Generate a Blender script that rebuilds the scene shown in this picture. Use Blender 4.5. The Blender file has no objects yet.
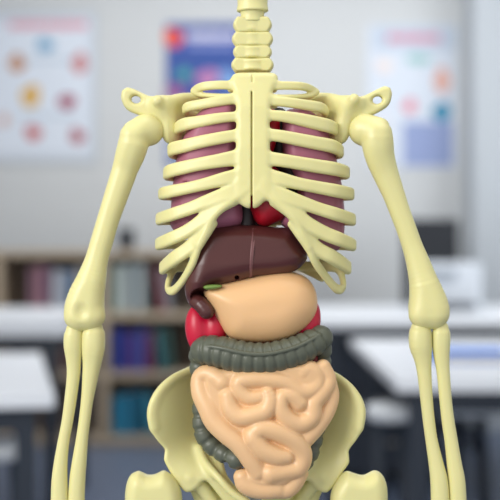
import bpy, math, random
import numpy as np
random.seed(7)
SC = bpy.context.scene
COL = SC.collection
U = 0.0008            # one modelling unit = 0.8 mm
FP = 1250.0           # focal length expressed in units at the model (camera 1 m away)
CZ = 1.11             # camera height above the floor

# ------------------------------------------------------------------ camera
cam = bpy.data.cameras.new('camera')
cam.lens = 90; cam.sensor_width = 36; cam.sensor_fit = 'HORIZONTAL'
cam.dof.use_dof = True; cam.dof.focus_distance = 0.975; cam.dof.aperture_fstop = 5.2
cam.clip_start = 0.05; cam.clip_end = 60
co = bpy.data.objects.new('camera', cam); COL.objects.link(co)
co.location = (0, -1.0, CZ); co.rotation_euler = (math.radians(90), 0, 0)
SC.camera = co
# ------------------------------------------------------------------ world, lights, exposure
w = bpy.data.worlds.new('world'); SC.world = w; w.use_nodes = True
w.node_tree.nodes['Background'].inputs[0].default_value = (0.98, 0.99, 1.0, 1)
w.node_tree.nodes['Background'].inputs[1].default_value = 0.72

def area(name, loc, target, sx, sy, power, col=(1, 1, 1)):
    l = bpy.data.lights.new(name, 'AREA'); l.shape = 'RECTANGLE'; l.size = sx; l.size_y = sy
    l.energy = power; l.color = col
    o = bpy.data.objects.new(name, l); COL.objects.link(o); o.location = loc
    from mathutils import Vector
    o.rotation_euler = (Vector(target) - Vector(loc)).to_track_quat('-Z', 'Y').to_euler()
    return o
area('key_light_left', (-2.1, -2.0, 2.15), (0, 0, 1.05), 1.6, 1.5, 68, (1.0, 0.985, 0.95))  # soft key light added at front left for the model, no actual window
area('ceiling_lamp_front', (0.5, -0.2, 3.05), (0.3, 0.2, 0), 1.2, 1.2, 14, (1, 0.99, 0.96))
area('ceiling_lamp_middle', (0.0, 3.6, 3.05), (0, 3.6, 0), 2.4, 1.2, 31, (1, 0.99, 0.97))
area('ceiling_lamp_back', (0.0, 5.6, 3.05), (0, 6.4, 0), 3.0, 1.0, 27, (1, 0.99, 0.97))
area('window_daylight_right', (2.9, 4.6, 1.9), (0.6, 6.9, 1.4), 1.6, 1.4, 36, (0.95, 0.98, 1.0))

SC.view_settings.view_transform = 'Standard'
SC.view_settings.look = 'None'
SC.view_settings.gamma = 1.0
SC.view_settings.use_curve_mapping = False
SC.view_settings.exposure = 0.0

# ------------------------------------------------------------------ materials
def lin(c):
    return tuple(((v/255)/12.92 if v/255 <= 0.04045 else ((v/255+0.055)/1.055)**2.4) for v in c)
def mat(name, rgb, rough=0.5, bump=0.0, bscale=900, sss=0.0, spec=0.5, coat=0.0, var=0.0, sssc=None, vscale=30):
    m = bpy.data.materials.new(name); m.use_nodes = True
    nt = m.node_tree; b = nt.nodes['Principled BSDF']
    c = lin(rgb)
    b.inputs['Base Color'].default_value = (*c, 1)
    b.inputs['Roughness'].default_value = rough
    b.inputs['Specular IOR Level'].default_value = spec
    b.inputs['Coat Weight'].default_value = coat
    b.inputs['Coat Roughness'].default_value = 0.25
    if sss:
        b.inputs['Subsurface Weight'].default_value = sss
        b.inputs['Subsurface Radius'].default_value = sssc or (1.0, 0.7, 0.3)
        b.inputs['Subsurface Scale'].default_value = 0.003
    tc = nt.nodes.new('ShaderNodeTexCoord')
    if var:
        n = nt.nodes.new('ShaderNodeTexNoise'); n.inputs['Scale'].default_value = vscale; n.inputs['Detail'].default_value = 3
        r = nt.nodes.new('ShaderNodeMix'); r.data_type = 'RGBA'
        r.inputs[6].default_value = (*[v*(1-var) for v in c], 1)
        r.inputs[7].default_value = (*[min(1, v*(1+var)) for v in c], 1)
        nt.links.new(tc.outputs['Object'], n.inputs['Vector'])
        nt.links.new(n.outputs['Fac'], r.inputs[0]); nt.links.new(r.outputs[2], b.inputs['Base Color'])
    if bump:
        n = nt.nodes.new('ShaderNodeTexNoise'); n.inputs['Scale'].default_value = bscale; n.inputs['Detail'].default_value = 2
        bp = nt.nodes.new('ShaderNodeBump'); bp.inputs['Strength'].default_value = bump; bp.inputs['Distance'].default_value = 0.0004
        nt.links.new(tc.outputs['Object'], n.inputs['Vector'])
        nt.links.new(n.outputs['Fac'], bp.inputs['Height']); nt.links.new(bp.outputs[0], b.inputs['Normal'])
    return m

BONE = mat('bone_plastic', (227, 220, 156), 0.38, 0.12, 1200, sss=0.25, var=0.02)
LUNG = mat('lung_plastic', (168, 100, 121), 0.48, 0.25, 1500, var=0.06, vscale=120)
HEART = mat('heart_plastic', (176, 14, 34), 0.38, 0.1, 1200)
DARK_TUBES = mat('dark_plastic', (34, 24, 26), 0.5, 0.1, 1200)
LIVER = mat('liver_plastic', (83, 42, 40), 0.30, 0.15, 1300, var=0.04)
RIDGE = mat('ligament_plastic', (118, 76, 76), 0.4)
GALL = mat('gallbladder_plastic', (118, 146, 70), 0.4)
STOM = mat('stomach_plastic', (236, 190, 138), 0.36, 0.1, 1200, sss=0.2, var=0.02)
INTEST = mat('intestine_plastic', (233, 190, 142), 0.36, 0.1, 1200, sss=0.15, var=0.02)
COLON = mat('colon_plastic', (90, 94, 80), 0.38, 0.2, 1300, var=0.05, vscale=80)
KIDNEY = mat('kidney_plastic', (202, 22, 58), 0.36, 0.1, 1200, sss=0.1)
MESEN = mat('dark_red_plastic', (120, 16, 28), 0.45)
METAL = mat('rod_metal', (150, 150, 150), 0.35)

# ------------------------------------------------------------------ implicit-surface modeller
def W(px, py, d):
    s = (FP + d)/FP
    return np.array([(px-250.0)*s, d, (250.0-py)*s])
def catmull(P, step=3.0, closed=False):
    P = np.array(P, float); n = len(P)
    if closed: Q = np.vstack([P[-1], P, P[0], P[1]])
    else: Q = np.vstack([2*P[0]-P[1], P, 2*P[-1]-P[-2]])
    out = []
    for i in range(1, len(Q)-2):
        a, b, c, e = Q[i-1], Q[i], Q[i+1], Q[i+2]
        m = max(1, int(np.linalg.norm((c-b)[:3])/step))
        for j in range(m):
            t = j/m
            out.append(0.5*((2*b)+(c-a)*t+(2*a-5*b+4*c-e)*t*t+(3*b-a-3*c+e)*t**3))
    if not closed: out.append(P[-1])
    return np.array(out)

class Field:
    """signed distance grid in modelling units"""
    def __init__(s, lo, hi, h):
        s.h = h; s.lo = np.array(lo, float)
        s.n = np.ceil((np.array(hi, float)-s.lo)/h).astype(int)+1
        s.ax = [s.lo[i]+h*np.arange(s.n[i]) for i in range(3)]
        s.D = np.full(s.n, 60.0, np.float32)
        s.best = None; s.lab = None
    def labels(s):
        s.best = np.full(s.n, 60.0, np.float32); s.lab = np.zeros(s.n, np.int16)
    def sl(s, lo, hi):
        a = np.clip(np.floor((np.array(lo)-s.lo)/s.h).astype(int), 0, s.n)
        b = np.clip(np.ceil((np.array(hi)-s.lo)/s.h).astype(int)+1, 0, s.n)
        return tuple(slice(a[i], b[i]) for i in range(3))
    def grid(s, S):
        return (s.ax[0][S[0]][:, None, None], s.ax[1][S[1]][None, :, None], s.ax[2][S[2]][None, None, :])
    def merge(s, S, d, k=0.0, cut=False, label=None):
        A = s.D[S]; d = d.astype(np.float32)
        if cut:
            d = -d
            if k > 0:
                h = np.maximum(k-np.abs(A-d), 0)/k; s.D[S] = np.maximum(A, d)+h*h*k*0.25
            else: s.D[S] = np.maximum(A, d)
            return
        if label is not None:
            m = d < s.best[S]; s.best[S] = np.where(m, d, s.best[S]); s.lab[S] = np.where(m, label, s.lab[S])
        if k > 0:
            h = np.maximum(k-np.abs(A-d), 0)/k; s.D[S] = np.minimum(A, d)-h*h*k*0.25
        else: s.D[S] = np.minimum(A, d)
    def chain(s, C, R, k=0.0, N=None, T=None, cut=False, label=None, rr=None):
        """C (n,3) centre line, R radius or half width; with N normals and T half thickness a rounded band"""
        C = np.asarray(C, float); n = len(C); R = np.broadcast_to(np.asarray(R, float), n)
        mg = R.max()+k+3*s.h+2
        S = s.sl(C.min(0)-mg, C.max(0)+mg)
        sub = np.full([q.stop-q.start for q in S], 60.0, np.float32)
        if 0 in sub.shape: return
        off = [q.start for q in S]
        if T is not None: T = np.broadcast_to(np.asarray(T, float), n)
        for i in range(n-1):
            a, b = C[i], C[i+1]; ab = b-a; L2 = ab@ab
            if L2 < 1e-9: continue
            m = max(R[i], R[i+1])+k+3*s.h+1
            Q = s.sl(np.minimum(a, b)-m, np.maximum(a, b)+m)
            x, y, z = s.grid(Q)
            if 0 in (x.size, y.size, z.size): continue
            t = np.clip(((x-a[0])*ab[0]+(y-a[1])*ab[1]+(z-a[2])*ab[2])/L2, 0, 1)
            vx, vy, vz = x-a[0]-t*ab[0], y-a[1]-t*ab[1], z-a[2]-t*ab[2]
            r = R[i]+(R[i+1]-R[i])*t
            if N is None: d = np.sqrt(vx*vx+vy*vy+vz*vz)-r
            else:
                tg = ab/math.sqrt(L2); nn = N[i]+N[i+1]; nn = nn-tg*(nn@tg); nn /= np.linalg.norm(nn)+1e-9
                bb = np.cross(tg, nn)
                th = T[i]+(T[i+1]-T[i])*t
                q = th*0.92 if rr is None else rr
                u = np.maximum(np.abs(vx*bb[0]+vy*bb[1]+vz*bb[2])-r+q, 0)
                v = np.maximum(np.abs(vx*nn[0]+vy*nn[1]+vz*nn[2])-th+q, 0)
                ax = vx*tg[0]+vy*tg[1]+vz*tg[2]
                d = np.sqrt(u*u+v*v+ax*ax)-q
            P = tuple(slice(Q[j].start-off[j], Q[j].stop-off[j]) for j in range(3))
            sub[P] = np.minimum(sub[P], d)
        s.merge(S, sub, k, cut, label)
    def ell(s, c, r, k=0.0, cut=False, label=None, rot=0.0):
        c = np.array(c, float); r = np.array(r, float); m = r.max()+k+3*s.h+1
        S = s.sl(c-m, c+m); x, y, z = s.grid(S)
        dx, dz = x-c[0], z-c[2]; cr, sr = math.cos(rot), math.sin(rot)
        X = cr*dx+sr*dz; Z = -sr*dx+cr*dz; Y = y-c[1]
        k0 = np.sqrt((X/r[0])**2+(Y/r[1])**2+(Z/r[2])**2)
        k1 = np.sqrt((X/r[0]**2)**2+(Y/r[1]**2)**2+(Z/r[2]**2)**2)+1e-9
        s.merge(S, k0*(k0-1)/k1, k, cut, label)
    def plate(s, poly, f, T, R, k=0.0, cut=False, label=None, blur=2.0, Tb=None, d0=0.0, raw=False):
        """closed outline (px,py) inflated to half thickness T about the depth surface f(x,z)"""
        P = np.array([W(p[0], p[1], d0)[[0, 2]] for p in (poly if raw else catmull([(a, b, 0) for a, b in poly], 4, True))])
        m = k+3*s.h+2
        ff = f if callable(f) else (lambda X, Z: X*0+f)
        Tm = max(T, Tb or 0)
        x = s.ax[0]; z = s.ax[2]
        S0 = s.sl([P[:, 0].min()-m, s.lo[1], P[:, 1].min()-m], [P[:, 0].max()+m, s.ax[1][-1], P[:, 1].max()+m])
        X = x[S0[0]][:, None]; Z = z[S0[2]][None, :]
        d2 = np.full((X.size, Z.size), 1e9); ins = np.zeros(d2.shape, bool)
        for i in range(len(P)):
            a = P[i]; b = P[(i+1) % len(P)]; e = b-a; L = e@e
            if L < 1e-9: continue
            t = np.clip(((X-a[0])*e[0]+(Z-a[1])*e[1])/L, 0, 1)
            d2 = np.minimum(d2, (X-a[0]-t*e[0])**2+(Z-a[1]-t*e[1])**2)
            c = ((a[1] > Z) != (b[1] > Z)) & (X < (b[0]-a[0])*(Z-a[1])/((b[1]-a[1]) if abs(b[1]-a[1]) > 1e-12 else 1e-12)+a[0])
            ins ^= c
        sd = np.sqrt(d2)*np.where(ins, -1, 1)
        if blur:
            q = max(1, int(round(blur/s.h)))
            for _ in range(2):
                for axis in (0, 1):
                    pad = [(0, 0), (0, 0)]; pad[axis] = (q+1, q)
                    c = np.cumsum(np.pad(sd, pad, 'edge'), axis=axis)
                    sd = (np.take(c, range(2*q+1, c.shape[axis]), axis)-np.take(c, range(0, c.shape[axis]-2*q-1), axis))/(2*q+1)
        F = ff(X+0*Z, Z+0*X)
        S = s.sl([P[:, 0].min()-m, F.min()-Tm-m, P[:, 1].min()-m], [P[:, 0].max()+m, F.max()+Tm+m, P[:, 1].max()+m])
        y = s.ax[1][S[1]][None, :, None]
        u = np.maximum((sd+R)/R, 0)[:, None, :]
        v = y-F[:, None, :]
        v = np.where(v > 0, v/(Tb or T), v/T)
        d = (np.sqrt(u*u+v*v)-1)*min(R, T)
        s.merge(S, d, k, cut, label)
    def mesh(s, smooth=3):
        D = s.D; I = D < 0
        def corner(A, i, j, k):
            return A[i:A.shape[0]-1+i, j:A.shape[1]-1+j, k:A.shape[2]-1+k]
        cs = [(i, j, k) for i in (0, 1) for j in (0, 1) for k in (0, 1)]
        al = corner(I, 0, 0, 0).copy(); an = al.copy()
        for c in cs[1:]:
            q = corner(I, *c); al &= q; an |= q
        cell = an & ~al
        idx = np.argwhere(cell); vid = np.full(cell.shape, -1, np.int32)
        vid[cell] = np.arange(len(idx))
        V = np.stack([D[idx[:, 0]+c[0], idx[:, 1]+c[1], idx[:, 2]+c[2]] for c in cs], 1).astype(float)
        acc = np.zeros((len(idx), 3)); cnt = np.zeros(len(idx))
        for a in range(8):
            for b in range(a+1, 8):
                if sum(abs(cs[a][q]-cs[b][q]) for q in range(3)) != 1: continue
                m = (V[:, a] < 0) != (V[:, b] < 0)
                t = np.where(m, V[:, a]/np.where(m, V[:, a]-V[:, b], 1), 0)
                pa = np.array(cs[a], float); pb = np.array(cs[b], float)
                acc += np.where(m[:, None], pa+(pb-pa)*t[:, None], 0); cnt += m
        P = s.lo+s.h*(idx+acc/cnt[:, None])
        faces = []
        for axis in range(3):
            A = np.take(I, range(0, I.shape[axis]-1), axis); B = np.take(I, range(1, I.shape[axis]), axis)
            e = np.argwhere(A != B); o1, o2 = [(1, 2), (2, 0), (0, 1)][axis]
            e = e[(e[:, o1] > 0) & (e[:, o2] > 0) & (e[:, o1] < I.shape[o1]-1) & (e[:, o2] < I.shape[o2]-1)]
            sg = A[e[:, 0], e[:, 1], e[:, 2]]
            def cv(a, b):
                q = e.copy(); q[:, o1] -= a; q[:, o2] -= b
                return vid[q[:, 0], q[:, 1], q[:, 2]]
            f = np.stack([cv(1, 1), cv(0, 1), cv(0, 0), cv(1, 0)], 1)
            f[~sg] = f[~sg][:, ::-1]
            faces.append(f)
        Fc = np.vstack(faces); Fc = Fc[(Fc >= 0).all(1)]
        E = np.vstack([Fc[:, [0, 1]], Fc[:, [1, 2]], Fc[:, [2, 3]], Fc[:, [3, 0]]])
        E = np.vstack([E, E[:, ::-1]]); n = len(P)
        deg = np.maximum(np.bincount(E[:, 0], minlength=n), 1)
        for it in range(smooth*2):
            lam = 0.5 if it % 2 == 0 else -0.45
            avg = np.stack([np.bincount(E[:, 0], P[E[:, 1], q], minlength=n) for q in range(3)], 1)/deg[:, None]
            P = P+lam*(avg-P)
        fn = np.cross(P[Fc[:, 2]]-P[Fc[:, 0]], P[Fc[:, 3]]-P[Fc[:, 1]])
        N = np.zeros((n, 3))
        for c in range(4):
            for q in range(3): N[:, q] += np.bincount(Fc[:, c], fn[:, q], minlength=n)
        N /= np.linalg.norm(N, axis=1)[:, None]+1e-12
        L = None
        if s.lab is not None: L = s.lab[idx[:, 0], idx[:, 1], idx[:, 2]]
        return P, Fc, N, L

def link(name, verts, faces, material, parent=None, normals=None):
    me = bpy.data.meshes.new(name)
    nv, nf = len(verts), len(faces)
    me.vertices.add(nv); me.vertices.foreach_set('co', np.asarray(verts, np.float32).ravel())
    me.loops.add(nf*4); me.loops.foreach_set('vertex_index', np.asarray(faces, np.int32).ravel())
    me.polygons.add(nf); me.polygons.foreach_set('loop_start', np.arange(0, nf*4, 4, dtype=np.int32))
    me.update(calc_edges=True); me.validate()
    me.polygons.foreach_set('use_smooth', np.ones(len(me.polygons), bool))
    if normals is not None and len(me.vertices) == nv:
        me.normals_split_custom_set_from_vertices(np.asarray(normals, np.float32).tolist())
    me.materials.append(material)
    o = bpy.data.objects.new(name, me); COL.objects.link(o)
    if parent: o.parent = parent
    return o
OFF = np.array([0, 0, CZ])
def emit(F, name, material, parent=None, smooth=3, origin=None):
    P, Fc, N, L = F.mesh(smooth)
    V = P*U+OFF
    if parent is None:            # origin at the base of the thing
        c = np.array([(V[:, 0].min()+V[:, 0].max())/2, (V[:, 1].min()+V[:, 1].max())/2, V[:, 2].min()])
        o = link(name, V-c, Fc, material, None, N); o.location = c
    else:
        o = link(name, V-np.array(world_loc(parent)), Fc, material, parent, N)
    return o
def world_loc(o):
    v = np.zeros(3)
    while o: v = v+np.array(o.location); o = o.parent
    return v
def tag(o, label=None, cat=None, group=None, kind=None):
    if label: o['label'] = label
    if cat: o['category'] = cat
    if group: o['group'] = group
    if kind: o['kind'] = kind
    return o
def empty(name, loc, label, cat, group=None, rz=0):
    o = bpy.data.objects.new(name, None); COL.objects.link(o); o.location = loc; o.rotation_euler[2] = rz
    o.empty_display_size = 0.05
    return tag(o, label, cat, group)

# ------------------------------------------------------------------ simple box builder for the room
def box_mesh(boxes):
    V, Fs = [], []
    for b in boxes:
        (x0, y0, z0), (x1, y1, z1) = b[:2]
        n = len(V)
        V += [(x0, y0, z0), (x1, y0, z0), (x1, y1, z0), (x0, y1, z0), (x0, y0, z1), (x1, y0, z1), (x1, y1, z1), (x0, y1, z1)]
        Fs += [[n+q for q in f] for f in ((0, 3, 2, 1), (4, 5, 6, 7), (0, 1, 5, 4), (1, 2, 6, 5), (2, 3, 7, 6), (3, 0, 4, 7))]
    return V, Fs
def boxes(name, bl, material, parent=None, bevel=0.0, loc=None):
    V, Fs = box_mesh(bl)
    me = bpy.data.meshes.new(name); me.from_pydata(V, [], Fs); me.materials.append(material)
    o = bpy.data.objects.new(name, me); COL.objects.link(o)
    if parent: o.parent = parent
    if loc: o.location = loc
    if bevel:
        md = o.modifiers.new('bevel', 'BEVEL'); md.width = bevel; md.segments = 2
    return o
def tube(name, pts, r, material, parent=None, seg=16):
    """round bar through points"""
    from mathutils import Vector
    V, Fs = [], []
    pts = [Vector(p) for p in pts]
    for i, p in enumerate(pts):
        t = (pts[min(i+1, len(pts)-1)]-pts[max(i-1, 0)]).normalized()
        a = t.orthogonal().normalized(); b = t.cross(a)
        rr = r[i] if isinstance(r, (list, tuple)) else r
        for k in range(seg):
            an = 2*math.pi*k/seg; V.append(tuple(p+a*(rr*math.cos(an))+b*(rr*math.sin(an))))
    for i in range(len(pts)-1):
        for k in range(seg):
            k2 = (k+1) % seg
            Fs.append([i*seg+k, i*seg+k2, (i+1)*seg+k2, (i+1)*seg+k])
    Fs.append(list(range(seg))[::-1]); Fs.append([(len(pts)-1)*seg+k for k in range(seg)])
    me = bpy.data.meshes.new(name); me.from_pydata(V, [], Fs); me.materials.append(material)
    for p in me.polygons: p.use_smooth = len(p.vertices) == 4
    o = bpy.data.objects.new(name, me); COL.objects.link(o)
    if parent: o.parent = parent
    return o
def lathe(name, prof, material, parent=None, seg=32, loc=(0, 0, 0)):
    V, Fs = [], []
    for r, z in prof:
        for k in range(seg):
            an = 2*math.pi*k/seg; V.append((r*math.cos(an), r*math.sin(an), z))
    for i in range(len(prof)-1):
        for k in range(seg):
            k2 = (k+1) % seg
            Fs.append([i*seg+k, i*seg+k2, (i+1)*seg+k2, (i+1)*seg+k])
    Fs.append(list(range(seg))[::-1]); Fs.append([(len(prof)-1)*seg+k for k in range(seg)])
    me = bpy.data.meshes.new(name); me.from_pydata(V, [], Fs); me.materials.append(material)
    for p in me.polygons: p.use_smooth = True
    o = bpy.data.objects.new(name, me); COL.objects.link(o); o.location = loc
    if parent: o.parent = parent
    return o

# ================================================================== THE ROOM
M_WALL = mat('painted_wall', (210, 213, 215), 0.9, 0.1, 300)
M_WALL2 = mat('painted_column', (186, 192, 198), 0.9, 0.1, 300)
M_CEIL = mat('ceiling_paint', (235, 235, 235), 0.95)
M_FLOOR = mat('vinyl_floor', (110, 122, 144), 0.45, var=0.06, vscale=6)
M_WOOD = mat('beech_board', (192, 174, 150), 0.55, var=0.08, vscale=12)
M_BACK = mat('brown_back_panel', (112, 98, 86), 0.7)
M_WHITE = mat('white_laminate', (236, 240, 246), 0.4)
M_DARK = mat('dark_metal', (42, 50, 62), 0.5)
M_BLACK = mat('black_fabric', (34, 37, 44), 0.7)
M_PRINT = mat('white_casing', (212, 218, 226), 0.45)

YB = 7.0                                  # back wall 8 m from the camera
def struct(name, bl, m): return tag(boxes(name, bl, m), kind='structure')
struct('floor', [((-3.2, -2.2, -0.1), (3.2, YB+0.1, 0))], M_FLOOR)
struct('wall_back', [((-3.2, YB, 0), (3.2, YB+0.1, 3.2))], M_WALL)
struct('wall_left', [((-3.3, 0.8, 0), (-3.2, YB+0.1, 3.2))], M_WALL)
struct('wall_right', [((3.2, 0.8, 0), (3.3, YB+0.1, 3.2))], M_WALL)
struct('ceiling', [((-3.3, 0.8, 3.2), (3.3, YB+0.1, 3.3))], M_CEIL)
struct('trim_1', [((1.37, YB-0.34, 0), (3.2, YB, 3.2))], M_WALL2)
struct('baseboard_back', [((-3.2, YB-0.015, 0), (1.37, YB, 0.08))], M_WALL2)

def B(px, py, dist):
    k = dist/1250.0
    return ((px-250)*k, dist-1.0, CZ+(250-py)*k)

# ------------------------------------------------------------------ posters (flat printed sheets on the wall)
def poster(name, x0, y0, x1, y1, bg, shapes, label, frame=None):
    d = 7.99
    a = B(x0, y1, d); b = B(x1, y0, d)
    t = empty(name, ((a[0]+b[0])/2, YB-0.004, a[2]), label, 'poster')
    ox, oz = t.location[0], t.location[2]
    boxes('sheet', [((a[0]-ox, -0.004, 0), (b[0]-ox, 0.003, b[2]-oz))], mat('poster_paper', bg, 0.6), t)
    if frame: 
        fw = 0.02
        boxes('border', [((a[0]-ox-fw, -0.006, -fw), (a[0]-ox, 0.003, b[2]-oz+fw)), ((b[0]-ox, -0.006, -fw), (b[0]-ox+fw, 0.003, b[2]-oz+fw)),
                         ((a[0]-ox, -0.006, -fw), (b[0]-ox, 0.003, 0)), ((a[0]-ox, -0.006, b[2]-oz), (b[0]-ox, 0.003, b[2]-oz+fw))], mat('poster_border', frame, 0.6), t)
    for i, sh in enumerate(shapes):
        kind, cx, cy, w_, h_, c = sh[:6]; nm = sh[6] if len(sh) > 6 else 'printed_figure'
        p = B(cx, cy, d); W2 = w_*d/2500; H2 = h_*d/2500
        z = -0.0052-0.0002*i
        m = mat('print_ink', c, 0.6)
        if kind == 'r':
            V = [(-W2, 0, -H2), (W2, 0, -H2), (W2, 0, H2), (-W2, 0, H2)]
        elif kind == 't':       # a line of small blocks of print
            V = []
        else:
            V = [(W2*math.cos(q*math.pi/16)*(1+0.12*math.sin(3*q*math.pi/16+i)), 0, H2*math.sin(q*math.pi/16)*(1+0.12*math.cos(2*q*math.pi/16+i))) for q in range(32)]
        if kind == 't':
            rnd = random.Random(i+int(cx)); V = []; Fs = []; x = -W2
            while x < W2:
                ww = rnd.uniform(0.02, 0.045); n = len(V)
                V += [(x, 0, -H2), (min(x+ww, W2), 0, -H2), (min(x+ww, W2), 0, H2), (x, 0, H2)]; Fs.append([n, n+1, n+2, n+3]); x += ww+0.008
        else: Fs = [list(range(len(V)))]
        me = bpy.data.meshes.new(nm); me.from_pydata(V, [], Fs); me.materials.append(m)
        o = bpy.data.objects.new(nm, me); COL.objects.link(o); o.parent = t
        o.location = (p[0]-ox, z, p[2]-oz)
    return t
poster('wall_poster', -14, 14, 94, 160, (212, 220, 232), [
    ('r', 40, 88, 96, 128, (224, 232, 244), 'printed_panel'),
    ('t', 48, 25, 78, 8, (226, 150, 166), 'heading'), ('e', 45, 45, 18, 13, (110, 168, 205)), ('e', 17, 63, 17, 17, (196, 140, 104)),
    ('e', 80, 63, 15, 20, (204, 128, 130)), ('e', 31, 96, 19, 24, (222, 178, 92)), ('e', 67, 102, 17, 16, (162, 44, 84)),
    ('e', 33, 133, 16, 16, (200, 96, 98)), ('e', 77, 136, 15, 15, (176, 84, 98)), ('e', 4, 120, 10, 12, (216, 180, 170)),
    ('r', 48, 60, 50, 3, (190, 206, 222), 'printed_line'), ('r', 48, 116, 60, 2.5, (190, 206, 222), 'printed_line')],
    'large white anatomy chart with rows of coloured organ drawings, hanging at the left edge', (190, 198, 206))
poster('wall_poster', 166, 23, 262, 166, (52, 84, 160), [
    ('r', 214, 41, 92, 20, (62, 84, 168), 'printed_panel'), ('e', 173, 38, 19, 20, (234, 84, 62)), ('t', 212, 36, 50, 9, (222, 222, 240), 'heading'), ('r', 212, 46, 46, 3, (150, 164, 214), 'printed_line'),
    ('e', 184, 74, 15, 11, (70, 160, 158)), ('e', 208, 78, 24, 18, (190, 128, 180)), ('e', 175, 92, 20, 18, (150, 92, 146)),
    ('e', 228, 78, 20, 20, (120, 160, 216)), ('r', 214, 130, 92, 60, (168, 178, 206), 'printed_panel'), ('e', 190, 120, 20, 20, (206, 150, 160))],
    'blue poster with an orange round mark and pale heading, partly hidden behind the neck bones')
poster('wall_poster', 367, 25, 456, 168, (218, 226, 238), [
    ('r', 415, 38, 84, 24, (196, 208, 224), 'printed_panel'), ('t', 414, 38, 52, 8, (222, 140, 164), 'heading'), ('e', 418, 59, 26, 10, (158, 200, 200)),
    ('e', 442, 80, 16, 24, (232, 178, 162)), ('e', 410, 106, 13, 14, (226, 140, 158)), ('e', 442, 112, 19, 19, (20, 140, 180)),
    ('r', 428, 144, 50, 44, (150, 165, 208), 'printed_panel'), ('e', 384, 66, 16, 14, (240, 226, 222)), ('e', 384, 120, 14, 14, (228, 230, 240))],
    'pale faded anatomy chart with a blue lower block, hanging on the right of the wall')

# ------------------------------------------------------------------ bookcase
BD = 7.05                      # distance from the camera to its front
by = BD-1.0
bz = lambda py: CZ+(250-py)*BD/1250
bx = lambda px: (px-250)*BD/1250
bc = empty('bookcase', (bx(120), by+0.15, 0), 'long low beech bookcase with open shelves of books against the back wall', 'bookcase')
ox, oy = bc.location[0], bc.location[1]
X0, X1 = bx(-95), bx(300)
ztop = bz(250)
boxes('top_board', [((X0-ox, by-0.02-oy, ztop-0.04), (X1-ox, by+0.32-oy, ztop))], M_WOOD, bc, 0.003)
boxes('back_panel', [((X0-ox, by+0.30-oy, 0.06), (X1-ox, by+0.315-oy, ztop-0.04))], M_BACK, bc)
boxes('plinth', [((X0-ox, by+0.02-oy, 0.0), (X1-ox, by+0.30-oy, 0.06))], M_WOOD, bc)
shz = [bz(438), bz(374), bz(314)]
for z in shz: boxes('shelf', [((X0-ox, by-oy, z-0.03), (X1-ox, by+0.30-oy, z+0.012))], M_WOOD, bc, 0.002)
divs = [-93, 6-8, 104, 201, 298]
for p in divs: boxes('upright', [((bx(p)-0.024-ox, by-0.005-oy, 0.06), (bx(p)+0.024-ox, by+0.30-oy, ztop-0.04))], M_WOOD, bc, 0.002)

ORD = ['first', 'second', 'third', 'fourth', 'fifth', 'sixth', 'seventh', 'eighth', 'ninth', 'tenth', 'eleventh', 'twelfth']
def book(x, y, z, wd, ht, dp, rgb, lean, label, group):
    t = empty('book', (x+wd/2, y+dp/2, z), label, 'book', group)
    t.rotation_euler[1] = lean
    m = mat('book_cover', rgb, 0.55)
    boxes('cover', [((-wd/2, -dp/2, 0), (wd/2, -dp/2+0.004, ht)), ((-wd/2, -dp/2, 0), (-wd/2+0.003, dp/2, ht)), ((wd/2-0.003, -dp/2, 0), (wd/2, dp/2, ht))], m, t)
    boxes('pages', [((-wd/2+0.003, -dp/2+0.004, 0.003), (wd/2-0.003, dp/2-0.004, ht-0.004))], M_PAGE, t)
    return t
M_PAGE = mat('paper', (226, 220, 206), 0.8)
CN = {}
def book_row(px0, px1, shelf_i, cols, where, group, hmax):
    z = shz[shelf_i]+0.013
    x = bx(px0); end = bx(px1); n = len(cols); wd = (end-x)/n
    for i, (cn, c) in enumerate(cols):
        ht = hmax*random.uniform(0.84, 1.0); lean = 0
        if i > n*0.62: lean = -0.13
        wv = wd*random.uniform(0.80, 0.96)
        book(x+i*wd+(0.03 if lean else 0), by+0.03, z+(0.5*wv*math.sin(0.13) if lean else 0), wv, ht, 0.2, c, lean,
             '%s%s book, %s from left %s' % ('leaning ' if lean else '', cn, ORD[i], where), group)
g = 'books in the bookcase'
book_row(28, 92, 2, [('mauve', (150, 110, 130)), ('dusky pink', (190, 140, 150)), ('plum', (110, 84, 120)), ('white', (222, 222, 226)), ('pale blue', (160, 180, 205)), ('slate blue', (120, 140, 170)), ('cream', (214, 206, 196)), ('grey blue', (140, 156, 178))],
         'on the upper shelf above the white desk', g, 0.275)
book_row(112, 168, 2, [('pale green', (150, 176, 170)), ('white', (224, 226, 224)), ('teal grey', (110, 142, 148)), ('white spined', (214, 218, 220)), ('dark green', (76, 98, 96)), ('dark red', (130, 52, 66)), ('grey', (150, 150, 156))],
         'on the upper shelf beside the ribs', g, 0.28)
book_row(112, 170, 1, [('royal blue', (52, 74, 170)), ('indigo', (60, 62, 150)), ('violet', (104, 74, 160)), ('blue', (56, 96, 180)), ('maroon', (132, 50, 92)), ('teal', (60, 120, 130)), ('dark green', (64, 96, 90))],
         'on the middle shelf beside the kidney', g, 0.255)
book_row(112, 152, 0, [('turquoise', (38, 134, 170)), ('cyan', (50, 150, 190)), ('dark teal', (28, 106, 136)), ('blue green', (40, 124, 156)), ('light teal', (74, 160, 184))],
         'on the bottom shelf beside the hip', g, 0.25)
book_row(58, 88, 1, [('brown', (112, 84, 76)), ('dark brown', (84, 66, 64)), ('grey brown', (120, 108, 104)), ('dark red brown', (110, 60, 60))],
         'on the middle shelf behind the left forearm', g, 0.2)
t = empty('speaker', (bx(124), by+0.14, ztop), 'small black speaker standing on top of the bookcase behind the left upper arm', 'speaker')
boxes('cabinet', [((-0.045, -0.05, 0.012), (0.045, 0.05, 0.125))], M_BLACK, t, 0.012)
boxes('foot', [((-0.03, -0.04, 0), (0.03, 0.04, 0.014))], M_DARK, t)
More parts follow.
